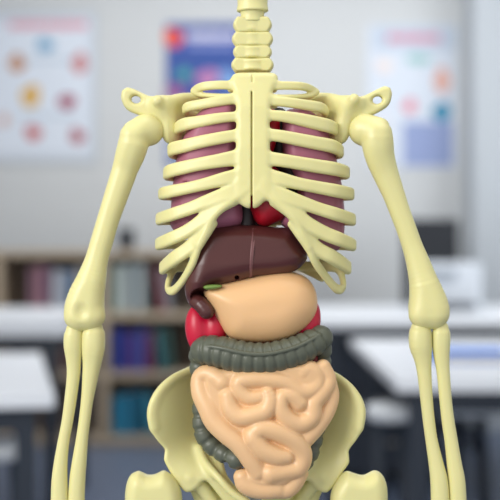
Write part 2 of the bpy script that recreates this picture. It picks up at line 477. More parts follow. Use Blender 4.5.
cone = lathe('driver', [(0.03, 0), (0.022, 0.004), (0.008, 0.001)], M_DARK, t); cone.rotation_euler = (math.radians(90), 0, 0); cone.location = (0, -0.051, 0.066)

# ------------------------------------------------------------------ desks
def desk(name, x0, x1, d0, d1, h, label, th=0.035, cat='desk', apron=True):
    t = empty(name, ((x0+x1)/2, (d0+d1)/2-1, 0), label, cat)
    hx, hy = (x1-x0)/2, (d1-d0)/2
    boxes('tabletop', [((-hx, -hy, h-th), (hx, hy, h))], M_WHITE, t, 0.004)
    if apron: boxes('frame', [((-hx+0.05, -hy+0.05, h-th-0.06), (hx-0.05, -hy+0.08, h-th)), ((-hx+0.05, hy-0.08, h-th-0.06), (hx-0.05, hy-0.05, h-th)),
                    ((-hx+0.05, -hy+0.08, h-th-0.06), (-hx+0.08, hy-0.08, h-th)), ((hx-0.08, -hy+0.08, h-th-0.06), (hx-0.05, hy-0.08, h-th))], M_DARK, t)
    for sx in (-1, 1):
        for sy in (-1, 1):
            cx, cy = sx*(hx-0.07), sy*(hy-0.07)
            boxes('leg', [((cx-0.025, cy-0.025, 0), (cx+0.025, cy+0.025, h-th))], M_DARK, t)
    return t
dk = desk('desk', -0.6, 0.6, 0.35, 1.65, 0.75, 'nearest white topped desk with dark legs at the lower left edge')
dk.location = (-1.20, 2.64, 0); dk.rotation_euler[2] = math.radians(11)
desk('desk', -2.3, -0.72, 4.9, 5.9, 0.84, th=0.07, label= 'long white desk standing in front of the bookcase on the left')
desk('desk', 0.40, 2.3, 3.42, 5.0, 0.755, 'large white table on the right with a blue folder on it')
desk('desk', 0.28, 2.9, 5.25, 6.7, 0.815, 'far white desk at the right carrying a white printer')

# blue folder on the right table
t = empty('folder', (0.70, 3.02, 0.755), 'bright blue folder lying on the white table at the right edge', 'folder')
boxes('cover', [((-0.11, -0.10, 0), (0.13, 0.14, 0.004)), ((-0.11, -0.10, 0.026), (0.13, 0.14, 0.030)), ((-0.114, -0.10, 0), (-0.11, 0.14, 0.030))], mat('blue_card', (10, 120, 225), 0.8, spec=0.2), t)
boxes('pages', [((-0.105, -0.095, 0.004), (0.125, 0.135, 0.026))], M_PAGE, t)
# printer
px, py_, pz = B(442, 297, 6.2)
t = empty('printer', (px+0.01, py_-0.1, 0.815), 'boxy white printer standing on the far right desk', 'printer')
boxes('body', [((-0.145, -0.14, 0.0), (0.145, 0.15, 0.235))], M_PRINT, t, 0.02)
boxes('paper_tray', [((-0.11, -0.20, 0.03), (0.11, -0.13, 0.042))], M_DARK, t)
boxes('control_panel', [((-0.12, -0.155, 0.15), (0.02, -0.135, 0.20))], mat('panel_grey', (160, 168, 178), 0.4), t, 0.004)
# black chair behind the printer
def office_chair(x, y, rz, label, mseat, backz0, backz1, hw):
    t = empty('office_chair', (x, y, 0), label, 'chair', rz=rz)
    boxes('seat', [((-0.24, -0.23, 0.47), (0.24, 0.23, 0.54))], mseat, t, 0.03)
    boxes('backrest', [((-hw, 0.21, backz0), (hw, 0.26, backz1))], mseat, t, 0.022)
    boxes('back_bar', [((-0.04, 0.24, 0.45), (0.04, 0.27, backz0+0.1))], M_DARK, t, 0.005)
    tube('column', [(0, 0, 0.1), (0, 0, 0.48)], 0.03, M_DARK, t)
    for k in range(5):
        a = k*2*math.pi/5+0.3
        lg = tube('leg', [(0, 0, 0.12), (0.28*math.cos(a), 0.28*math.sin(a), 0.07)], [0.03, 0.018], M_DARK, t)
        tube('caster', [(0.28*math.cos(a)-0.015, 0.28*math.sin(a), 0.031), (0.28*math.cos(a)+0.015, 0.28*math.sin(a), 0.031)], 0.03, M_BLACK, lg)
    return t
x_, y_, z_ = B(431, 240, 7.35)
office_chair(x_, y_-0.22, 0, 'black high backed office chair behind the printer', M_BLACK, 0.72, bz(221)+0.02, 0.165)

def stool(px, py, dist, r, label):
    x, y, z = B(px, py, dist)
    t = empty('stool', (x, y, 0), label, 'stool')
    lathe('seat', [(r*0.85, z-0.045), (r, z-0.035), (r, z-0.012), (r*0.93, z), (0.001, z)], mat('stool_seat', (232, 236, 240), 0.5), t)
    for k in range(4):
        a = k*math.pi/2+math.pi/4
        tube('leg', [(r*0.6*math.cos(a), r*0.6*math.sin(a), z-0.04), (r*1.05*math.cos(a), r*1.05*math.sin(a), 0)], 0.014, M_DARK, t, 10)
    pts = [(r*0.86*math.cos(q*math.pi/12), r*0.86*math.sin(q*math.pi/12), 0.2) for q in range(25)]
    tube('foot_ring', pts, 0.009, M_DARK, t, 8)
stool(392, 405, 3.75, 0.078, 'pale round stool under the right table, beside the hip')
stool(470, 402, 4.2, 0.08, 'pale round stool at the far right under the right table')
stool(2, 440, 3.35, 0.09, 'pale round stool under the nearest desk at the lower left')
# storage drawers under the right tables (dark)
t = empty('drawer_cabinet', (0.62, 5.2, 0), 'dark drawer cabinet under the far desk on the right', 'cabinet')
boxes('body', [((-0.3, -0.25, 0.03), (0.3, 0.25, 0.66))], M_DARK, t, 0.004)
for k in range(3):
    dr = boxes('drawer', [((-0.28, -0.268, 0.06+k*0.2), (0.28, -0.25, 0.24+k*0.2))], mat('drawer_front', (54, 62, 76), 0.5), t, 0.004)
    boxes('handle', [((-0.08, -0.29, 0.19+k*0.2), (0.08, -0.278, 0.205+k*0.2)), ((-0.08, -0.28, 0.19+k*0.2), (-0.07, -0.266, 0.205+k*0.2)), ((0.07, -0.28, 0.19+k*0.2), (0.08, -0.266, 0.205+k*0.2))], METAL, dr)

# ================================================================== THE ANATOMICAL MODEL
SK = empty('skeleton_model', (0, 0.0, 0), 'pale yellow plastic skeleton torso with arms, ribs, spine and hips, standing in the foreground', 'skeleton')

def ip(x, xs, ys): return float(np.interp(x, xs, ys))
XC, DC = 253.0, 2.0
def bdepth(py): return ip(py, [70, 85, 110, 150, 200, 250, 290], [20, 24, 31, 37, 40, 40, 36])
# ---- rib cage -----------------------------------------------------
lo = W(140, 305, 0)+np.array([-4, -52, -4]); hi = W(372, 64, 0)+np.array([4, 62, 4])
RC = Field(lo, hi, 0.9); RC.labels()
def rib(front, side, label, w0, tk=3.0, back_rise=10, dlist=None, back=True, tip=None):
    """front: [(px,py,halfwidth)...] from sternum to the outermost point"""
    xo = front[-1][0]; a = abs(xo-XC)-tk
    C, Hw = [], []
    for i, (x, y, h) in enumerate(front):
        q = min(1.0, abs(x-XC)/(a+tk)); b = bdepth(y)
        d = DC-b*math.sqrt(max(0, 1-q**2.2)) if dlist is None else dlist[i]
        xx = x
        if i == len(front)-1: xx = x-side*tk
        C.append(W(xx, y, d)); Hw.append(h)
    if back:
        last = C[-1]; xr = abs(last[0]-(XC-250)); b = bdepth(front[-1][1])
        for ang in (18, 38, 58, 74, 86):
            r = math.radians(ang)
            C.append(np.array([(XC-250)+side*xr*math.cos(r), DC+b*math.sin(r)*1.02, last[2]+back_rise*math.sin(r)]))
            Hw.append(max(3.6, Hw[len(front)-1]*(1-0.35*math.sin(r))))
    C[0] = C[0]+np.array([0, 1.9, 0])
    A = np.hstack([np.array(C), 1.045*np.array(Hw)[:, None]])
    A = catmull(A, 3.5)
    P = A[:, :3]; N = P-np.array([XC-250, DC, 0]); N[:, 2] = 0
    N[:, 0] /= max(40, a)**1.0; N[:, 1] /= bdepth(front[0][1])
    N /= np.linalg.norm(N, axis=1)[:, None]
    RC.chain(P, A[:, 3], k=2.2, N=N, T=tk, label=label)
LR = [
 [(240, 85.5, 4.5), (220, 85, 4.2), (203, 86.5, 4.2), (192.5, 90, 3.8)],
 [(240, 98, 5), (220, 101, 4.8), (200, 104.5, 4.8), (188, 107, 4.8), (182, 110, 4.6)],
 [(240, 116, 4.5), (220, 118, 5.0), (200, 121.5, 5.6), (184, 124.5, 6.2), (174, 128.5, 5.8)],
 [(240, 134.5, 5.6), (220, 138, 5.8), (200, 142, 6), (184, 146, 6.4), (172, 149, 6.4), (168, 152, 6.0)],
 [(240, 157, 7.8), (220, 160.5, 6.6), (200, 164, 6.2), (184, 167.5, 6.4), (170, 171, 6.4), (163, 174, 6)],
 [(242, 176, 8), (225, 179, 6.8), (205, 184, 5.8), (188, 188, 5.6), (168, 192, 6), (158, 194, 5.6)],
 [(240, 190, 8), (224, 195, 7), (206, 202, 6.6), (190, 208.5, 6.2), (172, 214.5, 6.2), (155.5, 219, 6)],
 [(232, 198, 8), (215, 208, 7), (200, 222, 6.6), (186, 231.5, 6.4), (170, 239, 6.4), (155, 244, 6)],
 [(212, 222, 6), (200, 238, 7), (187, 249.5, 7), (174, 258.5, 7), (159, 268, 6.2)],
]
RR = [
 [(264, 85.5, 4.5), (285, 85.5, 4.0), (303, 86.5, 4.0), (317, 91, 3.6)],
 [(264, 100.5, 4.6), (285, 102, 4.8), (303, 104.5, 5), (320, 107.5, 5.2), (329, 112, 4.8)],
 [(264, 115, 5), (280, 116, 5.2), (298, 119, 6), (316, 123, 6.6), (330, 126.5, 6.6), (338.5, 130, 6)],
 [(264, 134, 5.6), (280, 136, 5.8), (298, 139.5, 6.2), (316, 143, 6.4), (333, 146.5, 6.6), (344, 151.5, 6.2)],
 [(264, 158, 7), (280, 160, 6.4), (298, 163, 6.4), (316, 166, 6.6), (335, 169, 6.6), (350, 172.5, 6.2)],
 [(262, 175, 8), (280, 179, 6.8), (298, 183.5, 6), (316, 187, 6), (337, 191, 6.4), (354.5, 194, 6)],
 [(264, 190, 8), (283, 196, 7.4), (300, 202, 6.6), (318, 208.5, 6.2), (337, 214.5, 6.4), (356, 219.5, 6)],
 [(276, 199, 8), (294, 212, 7.6), (306, 223, 7.4), (324, 233, 7), (340, 239.5, 6.8), (356.5, 245, 6)],
 [(294, 222, 7), (304, 236, 7), (318, 249, 7), (334, 258, 7.2), (351.5, 267.5, 6.6)],
]
for i, f in enumerate(LR): rib(f, -1, i+1, 6, back_rise=-9+i*1.3, tk=3.5 if i else 2.6)
for i, f in enumerate(RR): rib(f, 1, i+21, 6, back_rise=-9+i*1.3, tk=3.5 if i else 2.6)
# lower branch closing the first rib loops
def simple(pts, label, tk=2.6, k=2.5, step=3.0):
    A = catmull([np.append(W(p[0], p[1], p[2]), p[3]) for p in pts], step)
    N = A[:, :3]-np.array([XC-250, DC, 0]); N[:, 2] = 0; N /= np.linalg.norm(N, axis=1)[:, None]
    RC.chain(A[:, :3], A[:, 3], k=k, N=N, T=tk, label=label)
simple([(193, 91, 2, 3), (200, 94.5, -6, 2.6), (216, 96, -16, 2.6), (236, 96.5, -24, 2.8)], 2)
simple([(317, 92, 2, 3), (310, 95.5, -6, 2.6), (292, 97, -16, 2.6), (272, 97, -24, 2.8)], 22)
# tenth ribs: closed loops at the bottom of each side
simple([(206, 232, -33, 5), (198, 247, -33, 4.8), (192, 264, -28, 4.6), (183, 280, -16, 4.4), (173.5, 290.5, -3, 4.6), (168, 289, 6, 3.8), (169.5, 279, 13, 3.8), (176, 267, 20, 3.8), (188, 257, 30, 4), (212, 249, 39, 4), (245, 244, 42, 4)], 10, tk=3.0)
simple([(300, 232, -33, 5), (309, 248, -33, 4.8), (316, 263, -28, 4.8), (326, 277, -16, 4.6), (337, 289, -3, 5.0), (343, 287, 6, 4.0), (342, 277, 13, 3.8), (336, 267, 20, 3.8), (322, 257, 30, 4), (296, 249, 39, 4), (260, 244, 42, 4)], 30, tk=3.0)
# floating ribs at the back
simple([(246, 258, 44, 3.6), (212, 262, 42, 3.6), (192, 272, 34, 3.4), (180, 284, 26, 2.8)], 11)
simple([(262, 256, 44, 4.2), (290, 263, 42, 4.2), (306, 270, 37, 4.2), (322, 279, 28, 3.2)], 31)
# costal margins
def margin(pts, label=0):
    simple([(x, y, DC-bdepth(y)*math.sqrt(1-min(1, abs(x-XC)/100)**2.2), h) for x, y, h in pts], label, tk=3.0, k=4)
margin([(243, 186, 8), (232, 195, 8), (219, 206, 7), (209, 220, 6.5), (202, 234, 6), (198, 244, 5)])
margin([(262, 186, 8), (276, 196, 8), (289, 208, 7.5), (299, 222, 7), (305, 236, 6.5), (309, 246, 5)])
# sternum plate
def fst(X, Z):
    py = 250-Z*1.0
    b = np.interp(py, [60, 85, 110, 150, 200, 250], [18, 24, 31, 37, 40, 40])
    return DC-b+0.9+(X-(XC-250))**2*0.0032
RC.plate([(234, 72), (252, 71), (275, 71.5), (278, 79), (273, 90), (270, 110), (270, 150), (271, 190), (264, 202), (256, 208.5), (248.5, 209), (241, 205), (234, 197), (235, 170), (236, 140), (236, 110), (234, 92), (230, 81)],
         fst, 4.4, 5.5, k=3.0, label=0, blur=0.6, d0=-30)
# groove down the middle
gr = [W(251.6, y, DC-bdepth(y)-2.6) for y in np.linspace(92, 204, 40)]
RC.chain(gr, 3.4, N=np.tile(np.array([1.0, 0, 0]), (len(gr), 1)), T=0.75, k=0.5, cut=True, rr=0.5)
RC.chain([W(251.6, y, DC-bdepth(y)) for y in np.linspace(196, 214, 6)], 12, N=np.tile(np.array([1.0, 0, 0]), (6, 1)), T=[0.8, 0.8, 0.9, 1.1, 1.6, 2.8], k=1.2, cut=True, rr=0.5)
RC.chain([W(252.3, y, DC-bdepth(y)-3.5) for y in np.linspace(70, 82, 6)], 0.9, k=0.6, cut=True)
P, Fc, N, L = RC.mesh(8)
V = P*U+OFF
fl = np.sort(L[Fc], axis=1)[:, 1]
def submesh(mask, name, parent):
    f = Fc[mask]; u, inv = np.unique(f, return_inverse=True)
    return link(name, V[u]-np.array(world_loc(SK)), inv.reshape(f.shape), BONE, parent, N[u])
cage = submesh(fl == 0, 'rib_cage', SK)
for lb in list(range(1, 12))+list(range(21, 32)):
    m = fl == lb
    if m.sum() > 10: submesh(m, 'rib', cage)

# ---- spine ---------------------------------------------------------
def vertebra(cy, half, rb, dd, wing, wh, lump=False, cx=252.5):
    c = W(cx, cy, dd)
    F = Field(c-np.array([wing+8, rb+10, half+8]), c+np.array([wing+8, rb+34, half+8]), 0.8)
    # drum shaped body with flared rims
    zs = np.linspace(-half+1.5, half-1.5, 7)
    pr = [rb-1.2-1.6*(1-(abs(z)/half)**2) for z in zs]
    x, y, z = F.grid(tuple(slice(0, q) for q in F.n))
    R = np.interp((z-c[2]), zs, pr)
    rho = np.sqrt((x-c[0])**2+((y-c[1])*1.15)**2)
    q = np.sqrt(np.maximum(rho-R+2, 0)**2+np.maximum(np.abs(z-c[2])-half+2, 0)**2)-2
    F.merge(tuple(slice(0, q_) for q_ in F.n), q, 0)
    for sx in (-1, 1):
        if not lump: F.chain([c+np.array([sx*rb*0.5, 8, 0]), c+np.array([sx*(wing-wh*0.6), 9, 0.5])], [wh*0.8, wh], k=3)
        elif wing > 18 and sx == 1:
            F.plate([(cx-wing+4, cy-wh), (cx, cy-wh+0.5), (cx+wing-4, cy-wh), (cx+wing-0.6, cy-3), (cx+wing, cy+0.5), (cx+wing-1.5, cy+3.5), (cx+wing-4.5, cy+wh), (cx, cy+wh-0.5), (cx-wing+4.5, cy+wh), (cx-wing+1.5, cy+3.5), (cx-wing, cy+0.5), (cx-wing+0.6, cy-3)], dd+1, 9.5, 2.6, k=1.5, blur=0.4, d0=dd)
    F.chain([c+np.array([0, 10, 0]), c+np.array([0, 28, -4])], [4, 3], k=3)
    return emit(F, 'vertebra', BONE, SK, 2)
# neck: body centre y, half height, radius, depth, half width of the side wings, wing radius
for cy, hh, rb, wg, wh in ((3.5, 8.5, 17.8, 17, 5.0), (16.4, 6.0, 14.4, 14, 3), (25.6, 5.2, 12.4, 19.8, 8.2), (39.8, 6.2, 12.4, 21.0, 7.4), (52.6, 5.2, 13.4, 19.8, 7.0), (65.6, 5.2, 14.4, 21.6, 7.2)):
    vertebra(cy, hh, rb, 1, wg, wh+0.5, True)
F = Field(W(236, 76, -24)-4, W(270, -14, 44)+4, 1.2)
F.chain([W(252.5, 84, 10), W(252.5, 40, 7), W(252.5, 6, 7)], [12, 11, 10])
emit(F, 'spinal_column_core', BONE, SK)
for i in range(15):
    cy = 88+i*19.5
    dd = ip(cy, [88, 180, 260, 330, 370], [16, 40, 42, 30, 34])
    vertebra(cy, 8.6, 13+i*0.25, dd, 24, 4.5)
# ---- scapulae --------------------------------------------------------
def scapula(sd, X, arm, hole, corac, outer):
    # X maps left-side px to this side
    x0, x1 = sorted((X(116), X(226)))
    F = Field(W(x0, 156, 0)+np.array([-4, -22, -4]), W(x1, 80, 0)+np.array([6, 70, 4]), 0.8)
    F.plate(arm, 4.0, 6.0, 4.0, blur=0.6)
    sgn = -1 if sd < 0 else 1
    def f(Xw, Z):
        return np.maximum(0, (X(168)-250-Xw)*sgn)*0.95+4
    F.plate([(X(160), 101), (X(172), 98), (X(184), 94.5), (X(200), 93.5), (X(214), 97), (X(216), 125), (X(206), 150), (X(190), 150), (X(176), 143), (X(166), 139), (X(161), 125)], f, 4.6, 4, k=4, blur=1.0)
    # raised upper border and shoulder neck
    F.chain(catmull([W(X(157), 104, 0), W(X(167), 103, 2), W(X(180), 99.5, 13), W(X(198), 98.5, 30)], 3), 5.6, k=8)
    F.chain(catmull([W(X(162), 106, 2), W(X(167), 118, 4), W(X(170), 130, 6), W(X(172), 136, 9)], 3), 8.0, k=8)
    F.chain([W(corac[0], corac[1], -9), W(X(163), 109, -2), W(X(167), 119, 3)], [5.8, 5.0, 4.0], k=3.5)
    F.ell(W(hole[0], hole[1], 4), (4.9, 30, 3.9), k=1.5, cut=True, rot=-0.3*(-sgn))
    F.ell(W(hole[0], hole[1]-0.5, -4), (7.4, 6, 5.6), k=1.5, cut=True, rot=-0.3*(-sgn))
    return emit(F, 'shoulder_blade', BONE, SK)
scapula(-1, lambda x: x, [(120.4, 97), (121.5, 90), (127, 86.6), (134, 88.6), (144, 93.5), (153, 97), (164, 102), (162, 118), (150, 119), (139, 115), (126, 109)], (136, 99.6), (157.5, 101), None)
scapula(1, lambda x: 511-x, [(392.6, 93), (390.5, 87), (385, 85.4), (377, 89), (366, 94.5), (357, 97.5), (349, 101), (350, 118), (362, 119), (375, 114), (387, 107), (391.5, 100)], (377.4, 100), (354, 99.5), None)

# ---- arms ------------------------------------------------------------
def limb(name, pts, parent=SK, extra=None, h=1.0, flat=0.8, depth=0):
    """pts: (px_left, px_right, py[, d]) outline widths; cross-section slightly flattened"""
    A = []
    for p in pts:
        d = p[3] if len(p) > 3 else depth
        A.append(np.append(W((p[0]+p[1])/2, p[2], d), (p[1]-p[0])/2))
    A = catmull(A, 4); P = A[:, :3]; R = A[:, 3]
    F = Field(P.min(0)-R.max()-18, P.max(0)+R.max()+18, h)
    Nn = np.tile(np.array([0, -1.0, 0]), (len(P), 1))
    cap = np.minimum(R, 15.0)*flat+0.22*R
    F.chain(P, R, N=Nn, T=np.minimum(cap, R), k=0)
    if extra: extra(F)
    return emit(F, name, BONE, parent)
def ex_l(F):
    F.ell(W(148.6, 129.8, 3), (15.6, 15.2, 16.2), k=3)
    F.ell(W(141, 131, -1), (13, 14.5, 14.5), k=5)
    F.chain(catmull([W(74.5, 316, -5), W(85, 315, -3), W(96.5, 316, -5)], 3), 7.6, k=6)
    F.ell(W(80, 312, -23), (6.5, 8.5, 8), k=6, cut=True)
limb('upper_arm_bone', [(122.5, 142, 130.5, -5), (119.8, 147.4, 136, -5), (118.2, 148.4, 144, -4), (115.4, 144.6, 155, -2), (112.5, 138.5, 168), (109, 134, 180), (103, 126.5, 200), (97, 119.2, 220), (91, 113.5, 240), (85, 108.2, 260), (76, 106, 281), (68.5, 104.6, 296), (64.5, 104.5, 308), (64.5, 104.5, 316)], extra=ex_l)
def ex_r(F):
    F.ell(W(364, 129.8, 3), (15.8, 15.2, 16.2), k=3)
    F.ell(W(372, 131, -1), (13, 14.5, 14.5), k=5)
    F.chain(catmull([W(418.5, 315, -5), W(430, 313, -3), W(440, 314, -5)], 3), 7.6, k=6)
limb('upper_arm_bone', [(370, 389.5, 127, -5), (363.5, 392.2, 134, -5), (362.2, 393.5, 144, -4), (365, 394.4, 156, -2), (372, 398, 172), (382.5, 404.6, 194), (389, 409.6, 210), (396, 416, 228), (402, 422.5, 246), (406, 429.5, 262), (409, 437.5, 281), (409.2, 444.5, 296), (408.4, 449, 308), (409, 448, 314)], extra=ex_r)
# forearm bones (left as seen, then right)
limb('forearm_bone', [(66, 83, 330), (64, 83.4, 336), (63.8, 83, 346), (66, 81.4, 360), (66.8, 80, 375), (64.4, 76.6, 400), (61.5, 73, 422), (58, 69.6, 440), (54, 67.5, 462), (51.5, 67.6, 482), (50.5, 69, 510), (48, 70, 545)])
limb('forearm_bone', [(84, 103, 329), (82, 105, 335), (81.6, 104.8, 348), (82.6, 101.6, 362), (82.4, 98.4, 376), (81, 93.4, 400), (78.5, 90.2, 422), (75.8, 88, 440), (72, 86.6, 462), (69.2, 85.2, 482), (67.6, 84.6, 510), (66, 86, 545)])
limb('forearm_bone', [(411, 429, 328), (409, 431.6, 334), (409.2, 432, 345), (413.8, 431.6, 358), (417, 431.4, 372), (420.4, 432.8, 400), (423, 435, 422), (425.4, 437.6, 440), (428.4, 443, 462), (430.4, 448, 482), (431, 450, 510), (431, 452, 545)])
limb('forearm_bone', [(433.5, 448.5, 328), (432, 450.2, 334), (432, 450, 345), (434, 449.4, 358), (436.6, 449.8, 372), (439.4, 451.8, 400), (441.8, 454.6, 422), (444.4, 457.6, 440), (446.6, 461.4, 462), (448.4, 465.2, 482), (449.6, 467, 510), (450, 470, 545)])

# ---- hip bones ---------------------------------------------------------
def hip(X, out, asym=0):
    x0, x1 = sorted((X(140), X(262)))
    F = Field(W(x0, 540, 0)+np.array([-6, -34, 0]), W(x1, 362, 0)+np.array([6, 62, 6]), 1.0)
    sgn = -1 if X(140) < 250 else 1
    zc = 250-415.0
    def f(Xw, Z):
        u = np.clip(((X(150)-250)-Xw)*sgn/58.0, 0, 1.3)        # 0 at the outer crest, 1 near the spine
        v = np.clip((250-455-Z)/45.0, -1, 1)                   # below the notch
        uu = np.clip(u, 0, 1); dep = 0+44*(0.45*uu+0.55*uu*uu*(3-2*uu))
        low = np.clip((Z+250-(-0)-0)*0, 0, 0)
        t = np.clip((-Z-185)/45.0, 0, 1); t = t*t*(3-2*t)       # towards the pubis the bone comes forward
        return dep*(1-t)+(6)*t
    F.plate(out, f, 5.0, 4.2, blur=1.2, k=0)
    # thick rolled crest
    cr = catmull([W(X(208), 366.5, 40), W(X(190), 372, 26), W(X(172), 380, 12), W(X(158.5), 393, 4), W(X(152), 411, 1), W(X(153.5), 427, 1)], 3)
    F.chain(cr, 2.6, k=7)
    # ridge to the notch, socket block and pubic arms
    pass
    F.chain(catmull([W(X(184), 464, 23), W(X(191), 474, 22)], 3), 13, k=2)
    F.plate([(X(186), 476), (X(205), 468), (X(224), 484), (X(238), 502), (X(240), 530), (X(206), 536), (X(196), 505)], 24, 5, 4, k=3, d0=24)
    F.chain(catmull([W(X(199), 448, 22), W(X(206), 463, 8), W(X(219), 478, -6), W(X(232), 492, -10), W(X(248), 503, -12)], 3), 4.0, k=7)
    F.chain(catmull([W(X(190), 478, 8), W(X(203), 489, 14), W(X(214), 505, 16), W(X(226), 524, 8), W(X(246), 512, -4)], 3), 7, k=3)
    return emit(F, 'hip_bone', BONE, SK)
hip(lambda x: x, [(208, 364), (196, 366), (184, 371.5), (172, 377), (160, 387), (151, 400), (148, 413), (150, 428), (157, 441), (164.5, 451), (163.2, 460), (168.5, 471), (177, 484), (186, 493.5), (196, 490), (205, 481.5), (215, 492), (226, 504), (246, 512), (252, 503), (240, 492), (226, 474), (222, 450), (222, 400), (218, 372)])
hip(lambda x: 512.5-x, [(304, 364), (316, 366), (328, 371), (341, 378), (354, 389), (362.5, 401), (365, 414), (362, 430), (355, 443), (349, 452), (350, 463), (344, 472), (335, 486), (326, 494), (316, 490), (307, 481.5), (297, 492), (286, 504), (266, 512), (260, 503), (272, 492), (286, 474), (290, 450), (290, 400), (294, 372)])
F = Field(W(205, 480, 10)-6, W(300, 350, 75)+6, 1.3)
F.plate([(222, 366), (252, 360), (283, 366), (280, 400), (268, 440), (252, 466), (238, 440), (226, 400)], lambda X, Z: 44+((X-2)/30)**2*4, 9, 9, d0=44)
emit(F, 'sacrum', BONE, SK)
# ---- thigh bones ---------------------------------------------------------
def femur(out):
    x0 = min(p[0] for p in out); x1 = max(p[0] for p in out)
    F = Field(W(x0, 580, 0)+np.array([-6, -34, 0]), W(x1, 462, 0)+np.array([6, 34, 6]), 1.0)
    F.plate(out, lambda X, Z: X*0+4, 17, 13, blur=1.2)
    return emit(F, 'thigh_bone', BONE, SK)
femur([(138, 471.3), (131, 474.5), (126.5, 483), (124.5, 498), (126, 515), (134, 545), (138, 575), (162, 575), (166, 545), (173, 525), (181, 508), (181.5, 494), (177, 482), (170, 474.5), (163.5, 470.8), (156, 474.6), (147, 475.6)])
femur([(375, 471), (382.5, 475), (387, 485), (388, 500), (386, 515), (378, 545), (374, 575), (350, 575), (345, 545), (338, 525), (331, 508), (331, 494), (335, 484), (341, 475.5), (348, 471.6), (355, 474), (364, 476)])
# ---- support rod hidden behind the spine
r = tube('support_rod', [(0.002, 0.075, 0.03), (0.002, 0.075, 1.12)], 0.006, METAL, SK)
lathe('stand_base', [(0.14, 0), (0.145, 0.008), (0.14, 0.02), (0.03, 0.035), (0.012, 0.06)], M_BLACK, SK, loc=(0.002, 0.075, 0))

# ================================================================== ORGANS
def organ_field(x0, y0, x1, y1, dlo, dhi, h=0.9):
    return Field(W(x0, y1, 0)+np.array([-5, dlo, -5]), W(x1, y0, 0)+np.array([5, dhi, 5]), h)
# lungs
F = organ_field(160, 94, 248, 240, -30, 40)
F.plate([(236, 100), (214, 101), (199, 110), (186, 128), (176, 152), (171.5, 178), (169, 205), (168.5, 226), (184, 235), (207, 233.5), (234, 228), (243, 222), (243.5, 208), (240, 190), (239, 140)], lambda X, Z: 1+np.clip((np.abs(X-3)-42)/45, 0, 1)**2*22, 26, 13, blur=1.5, d0=-14)
F.chain(catmull([W(174, 186, -14), W(181, 200, -19), W(192, 224, -20.5)], 3), 0.9, k=0.8, cut=True)
F.chain(catmull([W(176, 183, -14), W(200, 180, -20.5), W(236, 172, -20)], 3), 0.9, k=0.8, cut=True)
tag(emit(F, 'lung', LUNG), 'mauve lung on the photo\'s left, its rounded lower tip showing below the ribs', 'lung')
F = organ_field(276, 100, 350, 256, -30, 40)
F.plate([(284, 112), (292, 107.5), (308, 108), (324, 120), (335, 144), (342, 170), (346.5, 200), (347, 232), (340, 251), (322, 244), (302, 234), (286, 228), (280.5, 222), (284, 213), (293, 205), (297, 190), (291, 172), (284, 160), (282, 135)], lambda X, Z: 1+np.clip((np.abs(X-3)-42)/45, 0, 1)**2*22, 26, 13, blur=1.5, d0=-14)
F.chain(catmull([W(336, 172, -14), W(328, 190, -18.5), W(315, 222, -20.5)], 3), 0.9, k=0.8, cut=True)
tag(emit(F, 'lung', LUNG), 'mauve pink lung on the right of the photo, behind the ribs beside the red heart', 'lung')
# heart
H = empty('heart', W(266, 230, 0)*U+OFF, 'glossy red heart showing just below the right half of the breastbone', 'heart')
F = organ_field(238, 110, 296, 230, -34, 24)
F.plate([(264, 160), (276, 166), (287, 182), (291, 200), (286, 217), (277, 222), (268, 226), (258, 224), (250, 209), (246, 192), (251, 172)], -6, 23, 18, blur=1.5, d0=-22)
F.chain(catmull([W(262, 176, -8), W(264, 150, -10), W(270, 130, -10), W(270, 118, -6)], 3), 9.5, k=5)
F.chain(catmull([W(250, 180, -6), W(252, 150, -8), W(252, 118, -4)], 3), 7, k=3)
emit(F, 'muscle', HEART, H)
F = organ_field(236, 100, 300, 236, -30, 40)
F.chain(catmull([W(247, 230, -4), W(247, 205, -4), W(244, 180, 0), W(243, 120, 4)], 3), 7.5)
F.chain(catmull([W(276, 205, 8), W(291, 190, -2), W(291, 174, -4), W(280, 164, 2), W(280, 128, 4), W(279, 116, 6)], 3), 8.5, k=2)
F.chain(catmull([W(250, 224, 0), W(262, 222, 4)], 3), 7, k=2)
emit(F, 'dark_tubes', DARK_TUBES, H)  # near-black tubes filling the gaps behind the breastbone and beside the heart
# liver
F = organ_field(178, 216, 314, 324, -42, 26)
LIV = emit
F.plate([(196, 238), (207, 226), (240, 224), (270, 226), (291, 228.5), (299, 238), (308, 254), (306, 262), (296, 271), (277, 275.5), (256, 277.5), (241, 281.5), (223, 285), (212, 288), (209, 296), (208, 303), (206, 310), (197, 312), (189, 307), (184.5, 297), (184, 285), (187, 265), (190, 250)],
        lambda X, Z: -6-np.clip((20-Z)/34, 0, 1)*5+np.clip((-Z-32)/30, 0, 1)*10, 22, 20, blur=1.2, d0=-28)
F.ell(W(236.8, 277.5, -26), (2.1, 14, 2.1), k=1.0, cut=True)
F.ell(W(198.5, 296, -28), (9, 24, 7), k=1.5, cut=True, rot=0.4)
LV = emit(F, 'liver', LIVER)
tag(LV, 'dark brown liver with a pale vertical ridge, lying across the body below the breastbone', 'liver')
lf = lambda y: -33.0 if y < 258 else -33.0+(y-258)*0.42
F = organ_field(244, 222, 262, 284, -46, -10, 0.6)
F.chain(catmull([W(253, 229, -18), W(252.6, 236, -25.6), W(251.6, 248, -31.0), W(250.8, 260, -32.4), W(250.4, 269, -29.0), W(250.2, 276.5, -20)], 3), 1.15, k=0)
F.chain(catmull([W(255.4, 229, -18), W(255, 236, -25.6), W(253.6, 248, -31.0), W(252.4, 260, -32.2), W(251.8, 269, -29.0), W(251.6, 276.5, -20)], 3), 0.9, k=0.4)
emit(F, 'ligament', RIDGE, LV)['label'] = 'pale raised ridge'
F = organ_field(188, 284, 220, 326, -40, 10, 0.7)
F.chain(catmull([W(196, 301, -12), W(201, 305, -18), W(206, 311, -20)], 3), 7.6, k=1)
